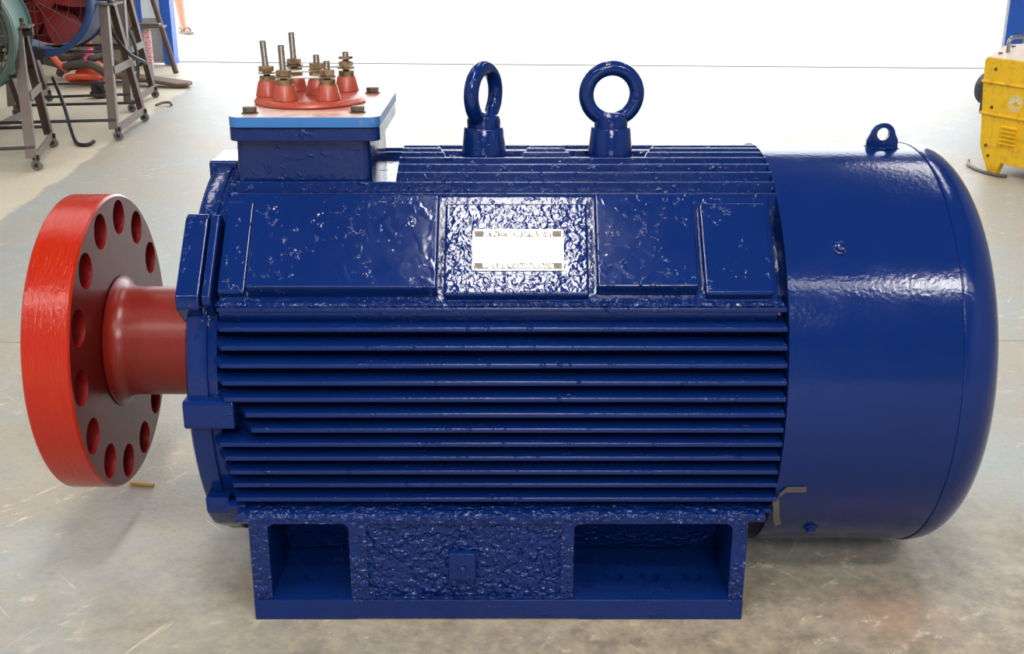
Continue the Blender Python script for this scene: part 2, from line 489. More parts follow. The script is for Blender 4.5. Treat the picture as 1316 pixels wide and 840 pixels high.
# door frame posts
def post(name, parts):
    first = None
    for nm, x0, x1, y0, y1, z0, z1, mat in parts:
        bm = bm_(); box(bm, x0, x1, y0, y1, z0, z1)
        o = obj(nm, bm, mat, first, bevel=.004)
        if first is None: first = o; tag(o, kind='structure')
    return first
post('trim_1', [('trim_1', 3.80, 3.93, 7.22, 7.34, 0, 4.9, M_DBLUE), ('white_edge', 3.775, 3.80, 7.23, 7.33, 0, 4.9, M_WHITEP)])
post('trim_2', [('trim_2', -2.93, -2.85, 7.42, 7.56, 0, 4.9, M_DBLUE)])
d1 = post('door_1', [('door_1', -2.85, -2.70, 7.28, 7.36, .02, 4.8, M_WHITEP),
                     ('kick_panel', -2.845, -2.705, 7.272, 7.28, .03, .36, M_SPECK),
                     ('edge_profile', -2.70, -2.62, 7.25, 7.38, .01, 4.8, M_DBLUE)])
# ================================================================== ELECTRIC MOTOR
A = .365                                    # shaft height
motor = thing('electric_motor', 'large blue finned electric motor with red coupling disc standing on the shop floor', 'motor', (0, 0, 0))
RF = .353
def zz(p): return [(y, z + A) for y, z in p]

# --- frame core
bm = bm_()
lathe(bm, [(.20, -.47), (.328, -.47), (.328, -.452), (.296, -.447), (.296, .395), (.305, .40), (.305, .425), (.25, .425)], (0, 0, A), 'x', 96)
frame = obj('frame', bm, MB, motor)

def fin(poly_tip, root, thick, x0t, x1t, slant0=.025, slant1=0.0, name='cooling_fin', seg=3, cap=True):
    """fin between root point and tip point (y,z from axis), rounded tip; ends slanted from root to tip"""
    ty, tz = poly_tip; ry, rz = root
    d = Vector((ty - ry, tz - rz)); L = d.length; d.normalize(); n = Vector((-d.y, d.x))
    h = thick / 2; hr = h * 1.5
    b = .0012
    prof = [(0, -hr), (L - b, -h), (L - b * .3, -h + b * .4), (L, -h + b), (L, h - b), (L - b * .3, h - b * .4), (L - b, h), (0, hr)]
    poly = [((ry + d.x * u + n.x * v), (rz + d.y * u + n.y * v) + A) for u, v in prof]
    X0 = [x0t - slant0 * (1 - u / L) for u, v in prof]; X1 = [x1t + slant1 * (1 - u / L) for u, v in prof]
    bm = bm_(); extrude_x(bm, poly, X0, X1)
    # slight cast waviness along the tip
    return obj(name, bm, MB_fin, motor)

side_z = [.162, .135, .1085, .0825, .0565, .031, .006, -.0195, -.0445, -.070, -.097, -.124, -.151, -.1785]
side_x0 = [-.446, -.441, -.439, -.441, -.438, -.437, -.406, -.399, -.449, -.445, -.441, -.44, -.438, -.438]
for side in (-1, 1):
    for k, (z, x0) in enumerate(zip(side_z, side_x0)):
        yt = math.sqrt(RF ** 2 - z * z)
        if z < -.14: yt += .008
        yr = math.sqrt(max(.29 ** 2 - z * z, .0)); 
        fin((side * yt, z), (side * yr, z), .0075, x0, .416 if z > -.1 else .421, .036)
top_y = [.011 - .0257 * k for k in range(8)]
for k, y in enumerate(top_y):
    zt = math.sqrt(RF ** 2 - y * y); zr = math.sqrt(.29 ** 2 - y * y)
    if k < 3:
        segs = [(-.185, -.127 + .006 * k, .012, .03), (.02 - .006 * (k - 2), .095 + .006 * (k - 2), .03, .03), (.227 - .008 * (k - 2), .418, .03, 0)]
    elif k < 6: segs = [(-.186, .421, .012, 0)]
    else: segs = [(-.44, .42, .02, 0)]
    for x0, x1, s0, s1 in segs: fin((y, zt), (y, zr), .0065, x0, x1, s0, s1)
for k in range(1, 8):                       # the far side of the crown
    y = .011 + .0257 * k
    zt = math.sqrt(RF ** 2 - y * y) - (.012 if k < 4 else 0); zr = math.sqrt(.29 ** 2 - y * y)
    fin((y, zt), (y, zr), .0065, -.186 if k < 6 else -.44, .42, .012, 0)

# --- corner blocks at 45 degrees with their raised panels
def P45(n, s, side=-1, low=False):
    """n outward along the diagonal, s up along the panel -> (y, z)"""
    y = side * (n - s) * .7071; z = (n + s) * .7071
    return (y, -z + A) if low else (y, z + A)
def block45(x0, x1, poly, side, mat, name, bevel=.003, par=None):
    bm = bm_(); extrude_x(bm, [P45(n, s, side) for n, s in poly], x0, x1)
    return obj(name, bm, mat, par or motor, bevel=bevel)
for side in (-1, 1):
    block45(-.446, .405, [(.24, -.125), (.322, -.114), (.331, -.109), (.3375, -.088), (.341, .088), (.336, .102), (.24, .12)], side, MB, 'corner_block', .004)
def panel(x0, x1, s0, s1, n1, mat, side=-1, name='raised_panel', bv=.004):
    return block45(x0, x1, [(.332, s0 - .004), (n1, s0), (n1, s1), (.332, s1 + .004)], side, mat, name, bv)
panel(-.447, -.404, -.083, .078, .349, MB_pad)
panel(-.401, -.113, -.082, .083, .3625, MB_pad)
npad = panel(-.104, .117, -.087, .073, .351, MB_plate)
panel(.128, .281, -.079, .0835, .362, MB_pad)
panel(.292, .396, -.086, .073, .352, MB_pad)
for x0, x1 in ((-.40, -.11), (-.02, .29)): panel(x0, x1, -.082, .083, .3625, MB_pad, 1)
# foot of each block: a rolled ledge
for side in (-1, 1):
    bm = bm_(); pts = []
    y, z = P45(.337, -.0985, side)
    tube(bm, [(-.446, y, z), (.41, y, z)], .0055, 8)
    obj('block_ledge', bm, MB_foot, motor)

# --- nameplate on the rough panel
eX = Vector((1, 0, 0)); eS = Vector((0, .7071, .7071)); eN = Vector((0, -.7071, .7071))
def N45(x, s, n): return Vector((x, 0, A)) + eS * s + eN * n
bm = bm_()
ptsn = rrect(-.0605, .0790, -.0475, .0240, .003, 3)
prism(bm, ptsn, lambda p, t: N45(p[0], p[1], .3505 if t == 0 else .3530))
npl = obj('nameplate', bm, M_PLATEW, motor); npl['label'] = 'bright metal nameplate with four rivets'
def strip(s0, s1):
    bm = bm_(); prism(bm, [(-.0575, s0), (.076, s0), (.076, s1), (-.0575, s1)], lambda p, t: N45(p[0], p[1], .3528 if t == 0 else .35325))
    return obj('print_band', bm, M_INK, npl, smooth=False)
strip(.0105, .0215); strip(-.0455, -.0345)
def M45(x, s, n=.3534):
    return Matrix(((1, 0, 0, x), (0, .7071, -.7071, N45(x, s, n).y), (0, .7071, .7071, N45(x, s, n).z), (0, 0, 0, 1)))
xm = .0093
text('lettering', 'THREE PHASE INDUCTION MOTOR', .0046, M_PLATEW, npl, M45(xm, .0190), .108)
text('lettering', '系列三相异步电动机', .0078, M_PLATEW, npl, M45(xm, .0138), .108)
text('lettering', 'Electrical Machinery Co., LTD. Beijing, P.R.C.', .0042, M_PLATEW, npl, M45(xm, -.0368), .108)
text('lettering', '中国北京电气电机制造有限公司', .0064, M_PLATEW, npl, M45(xm, -.0418), .108)
for i, s in enumerate((.0035, -.0035, -.0105, -.0175, -.0245, -.0310)):
    bm = bm_(); prism(bm, [(-.05, s), (.072, s), (.072, s + .0005), (-.05, s + .0005)], lambda p, t: N45(p[0], p[1], .3529 if t == 0 else .3531))
    obj('rule_line', bm, M_RULE, npl, smooth=False)
rot45 = Matrix.Rotation(R_(45), 3, 'X')
for x in (-.0555, .0735):
    for s in (-.0425, .0185):
        bm = bm_(); lathe(bm, [(.0034, 0), (.0030, .0010), (.0014, .0016), (0, .0017)], N45(x, s, .3532), 'z', 14, rot=rot45)
        obj('rivet', bm, M_BRASS, npl)

# --- feet
def foot(side):
    s = side
    bm = bm_()
    prof = [(-.3372, .037), (-.3372, .187), (-.33, .195), (-.262, .205), (-.15, .19), (-.105, .16), (-.105, .037)]
    extrude_x(bm, [(-s * y if s < 0 else y, z) if s < 0 else (y * -1 if s > 0 else y, z) for y, z in prof] if False else [((y if s < 0 else -y), z) for y, z in prof], -.421, .377)
    o = obj('foot', bm, MB_foot, motor, bevel=.003)
    cs = []
    def pocket(x0, x1, z0, z1, y0, y1, r=.012):
        b = bm_()
        prism(b, rrect(x0, x1, z0, z1, r), lambda p, t: (p[0], (y0 if t == 0 else y1) * (1 if s < 0 else -1), p[1]))
        cs.append(b)
    pocket(-.390, -.261, .022, .1765, -.40, -.162)
    pocket(.099, .352, .022, .1765, -.40, -.162)
    pocket(-.233, .079, .043, .1765, -.40, -.3315, .008)
    cut(o, cs, 25)
    bm = bm_(); box(bm, -.421, .377, -.338 if s < 0 else .105, -.105 if s < 0 else .338, 0, .0375)
    bp = obj('base_plate', bm, MB, o, bevel=.0025); cs = []
    b = bm_(); box(b, -.255, .11, -.40 if s < 0 else -.1 + .2, -.1 if s < 0 else .40, -.01, .0035); cs.append(b)
    for hx in (-.334, .171, .232, .305):
        b = bm_(); lathe(b, [(.0165, -.02), (.0165, .08)], (hx, -.266 * (1 if s < 0 else -1), 0), 'z', 24); cs.append(b)
    bp.modifiers.clear(); cut(bp, cs, 25)
    w2 = bp.modifiers.new('weighted', 'WEIGHTED_NORMAL'); w2.keep_sharp = True; w2.weight = 90
    o.data.materials.append(MB)
    for p in o.data.polygons:
        if abs(p.center.y) < .326 and p.center.z < .178 and abs(p.normal.x) < .99 or (abs(p.normal.x) > .9 and -.40 < p.center.x < .36): p.material_index = 1
    w_ = o.modifiers.new('weighted', 'WEIGHTED_NORMAL'); w_.keep_sharp = True; w_.weight = 90
    f = -1 if s < 0 else 1
    # sloping weld fillet at the back of each pocket
    for x0, x1 in ((-.390, -.261), (.099, .352)):
        bm = bm_()
        extrude_x(bm, [(f * .163, .178), (f * .163, .090), (f * .206, .090), (f * .232, .178)], x0 + .0005, x1 - .0005)
        obj('pocket_wall', bm, MB, o)
        bm = bm_(); extrude_x(bm, [(f * .163, .0892), (f * .163, .037), (f * .172, .037), (f * .181, .046), (f * .193, .064), (f * .2055, .0892)], x0 + .001, x1 - .001)
        obj('pocket_fillet', bm, MB_foot, o, sharp=60)
    if s < 0:
        bm = bm_(); box(bm, -.102, -.058, -.343, -.33, .077, .126)
        obj('jack_pad', bm, MB, o, bevel=.003)
        bm = bm_(); hexnut(bm, (-.080, -.342, .098), .0075, .006, 'y')
        obj('plug_bolt', bm, MB, o)
    return o
f1 = foot(-1); f2 = foot(1)
# shelf that ties the foot to the frame, a little longer than the foot
for f in (-1, 1):
    bm = bm_()
    extrude_x(bm, [(f * .334, .1775), (f * .338, .181), (f * .336, .192), (f * .325, .1955), (f * .25, .2), (f * .25, .1775)], [-.442, -.442, -.438, -.435, -.43, -.43], [.404, .404, .404, .402, .40, .39])
    obj('foot_shelf', bm, MB_foot, motor, bevel=.003)

# --- drive end shield with its clamping lugs
bm = bm_()
lathe(bm, [(.10, -.515), (.22, -.512), (.318, -.503), (.331, -.497), (.335, -.488), (.335, -.466), (.25, -.462)], (0, 0, A), 'x', 96)
es = obj('end_shield', bm, MB, motor)
def lug(ang, x0, x1, r1, hw, name='clamp_lug', slope=0.0, mat=MB):
    a = R_(ang); er = Vector((0, -math.cos(a), math.sin(a))); et = Vector((0, math.sin(a), math.cos(a)))
    bm = bm_()
    poly = [(.29, -hw), (r1 - .004, -hw), (r1, -hw + .004), (r1, hw - .004), (r1 - .004, hw), (.29, hw)]
    A_ = [bm.verts.new(Vector((x0 + slope * 0, 0, A)) + er * p[0] + et * p[1]) for p in poly]
    B_ = [bm.verts.new(Vector((x1, 0, A)) + er * p[0] + et * p[1]) for p in poly]
    bm.faces.new(A_); bm.faces.new(list(reversed(B_)))
    for i in range(6): bm.faces.new((A_[i], B_[i], B_[(i + 1) % 6], A_[(i + 1) % 6]))
    return obj(name, bm, mat, es, bevel=.003)
lug(0.8, -.502, -.424, .353, .023)
# diagonal ears: a broad lug with a groove before the corner block
for sd in (-1, 1):
    bm = bm_(); extrude_x(bm, [P45(n, s, sd) for n, s in ((.27, -.105), (.345, -.11), (.357, -.095), (.357, .043), (.35, .055), (.27, .06))], -.507, -.470)
    obj('clamp_lug', bm, MB, es, bevel=.004)
    bm = bm_(); extrude_x(bm, [P45(n, s, sd) for n, s in ((.27, -.103), (.35, -.105), (.3605, -.098), (.3605, .045), (.352, .052), (.27, .055))], -.466, -.452)
    obj('lug_rib', bm, MB, es, bevel=.003)
lug(180, -.502, -.43, .353, .023)
lug(90, -.507, -.46, .338, .055)
for sd in (-1, 1):
    bm = bm_(); f = sd
    extrude_x(bm, [(f * .235, A - .155), (f * .322, A - .150), (f * .318, A - .178), (f * .285, A - .215), (f * .24, A - .245), (f * .18, A - .26)], -.490, -.452)
    obj('clamp_lug', bm, MB_plate, es, bevel=.004)
    bm = bm_()
    extrude_x(bm, [(f * .31, A - .158), (f * .326, A - .163), (f * .315, A - .19), (f * .27, A - .225), (f * .22, A - .235)], -.456, -.425)
    obj('lug_rib', bm, MB_plate, es, bevel=.003)

# --- shaft, hub and coupling disc
bm = bm_()
prof = [(.05, -.53), (.096, -.53), (.0965, -.50)]
prof = [(.0978, -.44), (.0978, -.672)] + [(.0978 + .020 * (1 - math.cos(R_(t))), -.672 - .029 * math.sin(R_(t))) for t in (20, 40, 60, 78, 90)] + [(.09, -.7035)]
lathe(bm, [(.05, -.44)] + prof + [(.05, -.7035)], (0, 0, A), 'x', 72)
hub = obj('coupling_hub', bm, MHB, motor); hub['label'] = 'maroon cylindrical hub on the shaft'
bm = bm_()
lathe(bm, [(.04, -.703), (.2595, -.703), (.263, -.7065), (.263, -.778), (.260, -.781), (.04, -.781)], (0, 0, A), 'x', 128)
disc = obj('coupling_disc', bm, MR, motor); disc['label'] = 'thick red disc with a ring of round holes'
cs = []
for k in range(14):
    a = R_(103.5 + 25.714 * k)      # from the top towards the camera
    b = bm_(); lathe(b, [(.031, -.80), (.031, -.69)], (0, -math.cos(a + math.pi) * .222 * 1, A + math.sin(a) * .222), 'x', 28)
    cs.append(b)
cut(disc, cs)
disc.data.materials.append(MH); disc.data.materials.append(MHOLE)
for p in disc.data.polygons:
    c = p.center; r = math.hypot(c.y, c.z - A)
    if abs(p.normal.x) > .9: p.material_index = 1 if c.x > -.74 else 0  # disc face towards the motor takes a darker red than the rim
    elif r < .256: p.material_index = 2

# --- terminal box
bm = bm_()
prism(bm, rrect(-.441, -.228, -.132, .115, .012), lambda p, t: (p[0] * (1.0 if t else 1.0) + ((-.003 if p[0] < -.33 else .003) if t == 0 else 0), p[1], A + (.27 if t == 0 else .392)))
tb = obj('terminal_box', bm, MB, motor)
bm = bm_(); prism(bm, rrect(-.462, -.196, -.142, .14, .015), lambda p, t: (p[0], p[1], A + (.25 if t == 0 else .302)))
obj('box_base', bm, MB, tb, bevel=.004)
bm = bm_(); prism(bm, rrect(-.448, -.209, -.150, .135, .016), lambda p, t: (p[0], p[1], A + (.388 if t == 0 else .410)))
obj('box_rim', bm, MB, tb, bevel=.0025)
bm = bm_(); prism(bm, rrect(-.447, -.208, -.155, .142, .018, 6), lambda p, t: (p[0], p[1], A + (.4105 if t == 0 else .4275)))
cp = obj('cover_plate', bm, [M_LBLUE, M_PLATE], tb, bevel=.0015); cp['label'] = 'light blue edged cover plate with a rusty worn top'
for p in cp.data.polygons:
    if p.normal.z > .5: p.material_index = 1
ZP = A + .4275
for x, y in ((-.418, -.118), (-.247, -.110), (-.248, .111), (-.418, .111)):
    bm = bm_(); lathe(bm, [(.0135, 0), (.0135, .0022)], (x, y, ZP), 'z', 20); hexnut(bm, (x, y, ZP + .0022), .0112, .0085, 'z', .3)
    obj('cover_bolt', bm, M_BOLT, tb)
# terminal board with six bushings, their studs, nuts and links
TC = (-.341, .005)
bm = bm_(); lathe(bm, [(.091, 0), (.094, .004), (.090, .009), (.086, .0105)], (*TC, ZP), 'z', 56)
board = obj('terminal_board', bm, M_RESIN, motor); board['label'] = 'red brown resin terminal board'
zb = ZP + .0105
for nm, x, y, zt, nuts, lean in (('L', -.411, .003, .530, (.4625, .4735), (-.06, 0)), ('FL', -.373, -.050, .528, (.4625, .4735), (-.03, 0)), ('FR', -.303, -.045, .502, (.4625, .4735), (0, 0)),
                                 ('R', -.287, .066, .505, (.4625, .474), (0, 0)), ('BL', -.377, .072, .537, (.4625, .478), (-.03, 0)), ('BR', -.330, .020, .505, (.4625, .477), (0, 0))):
    bm = bm_(); lathe(bm, [(.0200, 0), (.0212, .002), (.0160, .0245), (.0148, .0262), (.006, .0262)], (x, y, zb - .001), 'z', 28)
    obj('bushing', bm, M_RESIN, board)
    base = Vector((x, y, zb + .02)); h = A + zt - base.z
    rot = Matrix.Rotation(lean[0], 3, 'Y')
    bm = bm_(); prof = []
    n = int(h / .0022)
    for i in range(n): prof += [(.0052, i * h / n), (.0060, (i + .5) * h / n)]
    prof.append((.0045, h))
    lathe(bm, prof, base, 'z', 14, rot=rot); obj('stud', bm, M_ZINC, board)
    bm = bm_()
    n0, n1 = nuts
    lathe(bm, [(.0150, 0), (.0150, .0012), (.0132, .0018), (.0135, n1 - n0 - .0015)], (x, y, A + n0), 'z', 20)
    lathe(bm, [(.0150, 0), (.0150, .0018)], (x, y, A + n1 + .0022), 'z', 20)
    hexnut(bm, (x + lean[0] * .02, y, A + n1 + .004), .0128, .0105, 'z', .4)
    if nm == 'R': hexnut(bm, (x, y, A + n1 + .018), .0125, .005, 'z', .1)
    obj('nut', bm, M_BRASS, board)
def link(a, b, z, w=.016):
    bm = bm_()
    a = Vector((*a, A + z)); b = Vector((*b, A + z)); d = (b - a).normalized() * .013
    bar(bm, a - d, b + d, w, .003)
    obj('link_bar', bm, M_BAR, board, bevel=.001)
link((-.373, -.050), (-.303, -.045), .4752); link((-.411, .003), (-.330, .020), .4775); link((-.377, .072), (-.287, .066), .4795)

# --- eye bolts on their bosses
def eye(x, rz):
    bm = bm_(); lathe(bm, [(.0415, .290), (.0385, .333), (.0335, .385), (.032, .387)], (x, 0, A), 'z', 40)
    boss = obj('eye_boss', bm, MB, motor)
    bm = bm_()
    lathe(bm, [(.0285, .387), (.0285, .398), (.026, .406), (.016, .411)], (x, 0, A), 'z', 32)
    eb = obj('eye_bolt', bm, MB, motor)
    bm = bm_(); torus(bm, (x, 0, A + .4415), .0430, .0128, Matrix.Rotation(rz, 3, 'Z')); obj('eye_ring', bm, MB, eb)
    # rough cast pockets either side of the boss
    for sx in (-1, 1):
        b2 = bm_(); prism(b2, [(x + sx * .036, .012), (x + sx * .062, .012), (x + sx * .072, -.055), (x + sx * .036, -.055)], lambda p, t: (p[0], p[1], A + (.28 if t == 0 else .312)))
        obj('boss_web', b2, MB_foot, motor)
eye(-.048, R_(63)); eye(.168, R_(4))

# --- fan cover
bm = bm_()
lathe(bm, [(.20, .418), (.345, .418), (.3528, .4185), (.3528, .684), (.20, .684)], (0, 0, A), 'x', 160)
cover = obj('fan_cover', bm, MB_cover, motor, bevel=.0)
bm = bm_()
prof = [(.3, .683), (.3545, .683), (.3550, .687)] + [(.3545 - .082 * (1 - math.cos(R_(t))), .690 + .070 * math.sin(R_(t))) for t in range(8, 91, 6)] + [(.15, .7605), (.0, .7605)]
lathe(bm, prof, (0, 0, A), 'x', 160)
obj('end_cap', bm, MB_cover, cover, sharp=50)
def coverbolt(x, ang):
    a = R_(ang); er = Vector((0, -math.cos(a), math.sin(a)))
    rot = er.to_track_quat('Z', 'Y').to_matrix()
    bm = bm_(); lathe(bm, [(.0115, -.002), (.0115, .002), (.010, .003)], Vector((x, 0, A)) + er * .3525, 'z', 20, rot=rot)
    hexnut(bm, Vector((x, 0, A)) + er * .355, .0085, .006, rot=rot)
    obj('cover_bolt', bm, MB, cover)
coverbolt(.504, 43.5); coverbolt(.497, -42.2); coverbolt(.504, 136); coverbolt(.487, 221)
# lifting lug: a drilled plate standing on a bent foot plate
lx = .632
bm = bm_()
out = [(-.027, 0), (.027, 0), (.0265, .012)] + [(.0215 * math.cos(R_(t)) * 1.0, .019 + .0225 * math.sin(R_(t))) for t in range(8, 173, 12)] + [(-.0265, .012)]
prism(bm, out, lambda p, t: (lx + p[0], -.004 + .008 * t, A + .352 + p[1]))
lg = obj('lifting_lug', bm, MB, cover, bevel=.001)
b = bm_(); lathe(b, [(.0105, -.02), (.0105, .02)], (lx, 0, A + .352 + .0225), 'y', 24); cut(lg, [b])
bm = bm_(); lathe(bm, [(.030, 0), (.030, .0010)], (lx, 0, A + .3525), 'z', 24)
obj('weld_bead', bm, MB_foot, cover)

# ================================================================== tape stuck across cover and frame edge
tp = thing('masking_tape', 'torn strip of old masking tape stuck on the lower edge of the blue motor', 'tape', (.415, -.30, .15))
def ribbon(path, w, name, mat=M_TAPE):
    bm = bm_(); rows = []
    for (p, d) in path:
        p = Vector(p); d = Vector(d).normalized(); rows.append((p - d * w / 2, p + d * w / 2))
    for off in (0, 1):
        pass
    th = .0008
    vs = []
    for i, (a, c) in enumerate(rows):
        t = (Vector(path[min(i + 1, len(path) - 1)][0]) - Vector(path[max(i - 1, 0)][0])).normalized()
        n = t.cross(c - a).normalized() * th
        vs.append([bm.verts.new(q) for q in (a, c, c + n, a + n)])
    for P, Q in zip(vs, vs[1:]):
        for i in range(4): bm.faces.new((P[i], P[(i + 1) % 4], Q[(i + 1) % 4], Q[i]))
    bm.faces.new(vs[0]); bm.faces.new(vs[-1])
    bmesh.ops.translate(bm, verts=bm.verts, vec=-Vector(tp.location))
    return obj(name, bm, mat, tp)
def cy(x, ang, r=.3548):
    a = R_(ang); return (x, -r * math.cos(a), A + r * math.sin(a))
tang = lambda ang: (0, math.sin(R_(ang)), math.cos(R_(ang)))
ribbon([(cy(.466, -21.9, .3545), tang(-21.9)), (cy(.450, -21.9, .3545), tang(-21.9)), (cy(.434, -21.9, .355), tang(-21.9)), (cy(.424, -23.5, .358), (.3, -.1, .9)), (cy(.415, -27, .359), (.55, -.1, .8))], .0125, 'flat_strip')
ribbon([(cy(.4195, -25.0, .3595), (.85, .1, .4)), (cy(.4225, -28, .363), (.95, .1, .2)), (cy(.4255, -31, .366), (.95, .1, .25)), (cy(.432, -34.5, .368), (.9, .0, .5))], .0105, 'hanging_end')

# ================================================================== fans on wheeled stands
def stand(name, label, fr, br, vec, ztop, tf, tbk, cast=.025, mats=(M_STEEL_G, M_STEEL, M_STEEL_D)):
    """fr/br: floor points under front and back caster of the right frame; vec: offset to the left frame; tf, tbk: tops of the two legs"""
    o = thing(name, label, 'fan stand', (fr[0], fr[1], 0), 0, None)
    L = Vector(o.location)
    def P(nm, bm, mat): bmesh.ops.translate(bm, verts=bm.verts, vec=-L); return obj(nm, bm, mat, o, bevel=.0)
    V = Vector((vec[0], vec[1], 0))
    for off in (Vector((0, 0, 0)), V):
        F = Vector((*fr, 0)) + off; B = Vector((*br, 0)) + off
        up = Vector((0, 0, 1)); hb = cast * 2 + .012
        TF = Vector(tf) + off; TB = Vector(tbk) + off
        side = (B - F).normalized()
        out = side.cross(up).normalized()
        # legs: angle steel, two plates at right angles
        for nm, b0, t0, sg, mt in (('leg', F + up * hb, TF, 1, mats[0]), ('leg', B + up * hb, TB, -1, mats[1])):
            bm = bm_()
            bar(bm, b0, t0, .046, .006, up=out)
            bar(bm, b0 - side * .020 * sg - out * .02, t0 - side * .020 * sg - out * .02, .006, .042, up=out)
            P(nm, bm, mt)
        bm = bm_(); bar(bm, F + up * hb - side * .02, B + up * hb + side * .02, .005, .040); P('foot_bar', bm, mats[0])
        k = .47; a = F + up * hb; m1 = a.lerp(TF, k); m2 = (B + up * hb).lerp(TB, k)
        bm = bm_(); bar(bm, m1 + out * .006, m2 + out * .006, .006, .040); P('middle_bar', bm, mats[0])
        c = (TF + TB) / 2
        bm = bm_(); bar(bm, TF - side * .035 + up * .004, TB + side * .035 + up * .004, .075, .008); P('top_bracket', bm, mats[0])
        bm = bm_(); lathe(bm, [(.018, 0), (.018, .012), (.009, .018), (.009, .035)], c + up * .006, 'z', 10); P('bracket_bolt', bm, M_BOLT)
        for w in (F, B):
            bm = bm_(); c2 = w + up * cast
            lathe(bm, [(cast * .5, -.011), (cast, -.009), (cast, .009), (cast * .5, .011)], c2, 'y', 20)
            wh = P('caster', bm, M_RUBBER)
            bm = bm_(); lathe(bm, [(cast * .4, -.014), (cast * .4, .014)], c2, 'y', 12)
            bar(bm, c2 + Vector((0, 0, 0)), c2 + up * (cast + .02), .03, .012, up=(0, 1, 0))
            bmesh.ops.translate(bm, verts=bm.verts, vec=-L); obj('caster_fork', bm, M_STEEL_D, wh)
    for base in (Vector((*fr, 0)), Vector((*br, 0))):
        T = Vector(tf) if (base.xy - Vector(fr)).length < 1e-6 else Vector(tbk)
        bm = bm_(); a = base + Vector((0, 0, .105)); tube(bm, [a, a + V], .008, 8); P('tie_rod', bm, M_RAIL)
        q = (base + Vector((0, 0, .07))).lerp(T, .62)
        bm = bm_(); tube(bm, [q, q + V], .008, 8); P('tie_rod', bm, M_RAIL)
    return o

def fan(name, label, c, axis_dir, Rr, depth, drum_mat, guard_mat, blade_mat, rings=7, mesh=True, tilt=0.0):
    """drum fan: c = centre of drum, axis_dir = horizontal direction the air blows"""
    o = thing(name, label, 'industrial fan', c)
    d = Vector((axis_dir[0], axis_dir[1], 0)).normalized()
    q = Matrix.Rotation(math.atan2(d.y, d.x), 3, 'Z') @ Matrix.Rotation(-tilt, 3, 'Y')
    h = depth / 2
    bm = bm_(); th = .006
    lathe(bm, [(Rr, -h), (Rr + .012, -h), (Rr + .012, -h + .02), (Rr, -h + .025), (Rr, h - .025), (Rr + .012, h - .02), (Rr + .012, h), (Rr - th, h), (Rr - th, -h)], (0, 0, 0), 'x', 56, closed=True, rot=q)
    obj('drum', bm, drum_mat, o)
    bm = bm_()
    tor = Matrix.Rotation(R_(90), 3, 'Z')
    torus(bm, q @ Vector((h + .004, 0, 0)), Rr - .006, .016, q @ tor, 56, 8); obj('front_rim', bm, guard_mat, o)
    for sgn, nm in ((1, 'front_guard'), (-1, 'rear_guard')):
        bm = bm_()
        for i in range(1, rings + 1): torus(bm, q @ Vector((sgn * (h + .012), 0, 0)), (Rr - .02) * i / (rings + .4), .0028 if rings > 6 else .0011, q @ tor, 44, 4)
        for k in range(12):
            a = R_(30 * k); tube(bm, [q @ Vector((sgn * (h + .012), .02 * math.cos(a), .02 * math.sin(a))), q @ Vector((sgn * (h + .006), (Rr) * math.cos(a), (Rr) * math.sin(a)))], .0034 if rings > 6 else .0016, 5)
        gd = obj(nm, bm, M_WIRE, o)
    for k in range(3):
        bm = bm_(); a = R_(-90 + 120 * k); box(bm, -.012, .012, -.02, .02, -.025, .025)
        pr = q @ Matrix.Rotation(a, 3, 'X')
        bmesh.ops.rotate(bm, verts=bm.verts, matrix=q); bmesh.ops.translate(bm, verts=bm.verts, vec=q @ Vector((h + .02, (Rr - .006) * math.cos(a), (Rr - .006) * math.sin(a))))
        obj('guard_clip', bm, M_STEEL_D, o, bevel=.003)
    # blades and hub
    bm = bm_(); lathe(bm, [(.02, h * .2), (.06, h * .15), (.065, -.02), (.03, -.06)], (0, 0, 0), 'x', 24, rot=q); obj('hub', bm, blade_mat, o)
    for k in range(5):
        bm = bm_(); a0 = R_(72 * k + 10); rows = []
        for i in range(6):
            r = .055 + (Rr - .03 - .055) * i / 5; row = []
            for j in range(5):
                t = j / 4 - .5; a = a0 + t * R_(70 - 6 * i); x = -t * (.11 - .008 * i) + .02
                for e in (0, 1): row.append(bm.verts.new(q @ Vector((x + e * .004, r * math.cos(a), r * math.sin(a)))))
            rows.append(row)
        for A_, B_ in zip(rows, rows[1:]):
            for j in range(4):
                for e in (0, 1):
                    f = (A_[2 * j + e], A_[2 * j + 2 + e], B_[2 * j + 2 + e], B_[2 * j + e]); bm.faces.new(f if e else f[::-1])
        obj('blade', bm, blade_mat, o)
    if rings < 6:
        bm = bm_(); lathe(bm, [(.0, -.078), (Rr * .86, -.078), (Rr * .88, -.074), (0, -.07)], (0, 0, 0), 'x', 44, rot=q); obj('back_plate', bm, blade_mat, o)
    bm = bm_(); lathe(bm, [(.07, -h * .25), (.09, -h * .3), (.09, -h * .85), (.06, -h * .9)], (0, 0, 0), 'x', 20, rot=q); obj('motor_pot', bm, drum_mat, o)
    for sgn in (-1, 1):      # trunnion ears
        bm = bm_(); lathe(bm, [(.022, 0), (.022, .05)], q @ Vector((0, sgn * (Rr - .002), 0)), 'y', 12, rot=q @ (Matrix.Identity(3) if sgn > 0 else Matrix.Rotation(math.pi, 3, 'Z')))
        obj('pivot_pin', bm, M_STEEL_D, o)
    return o

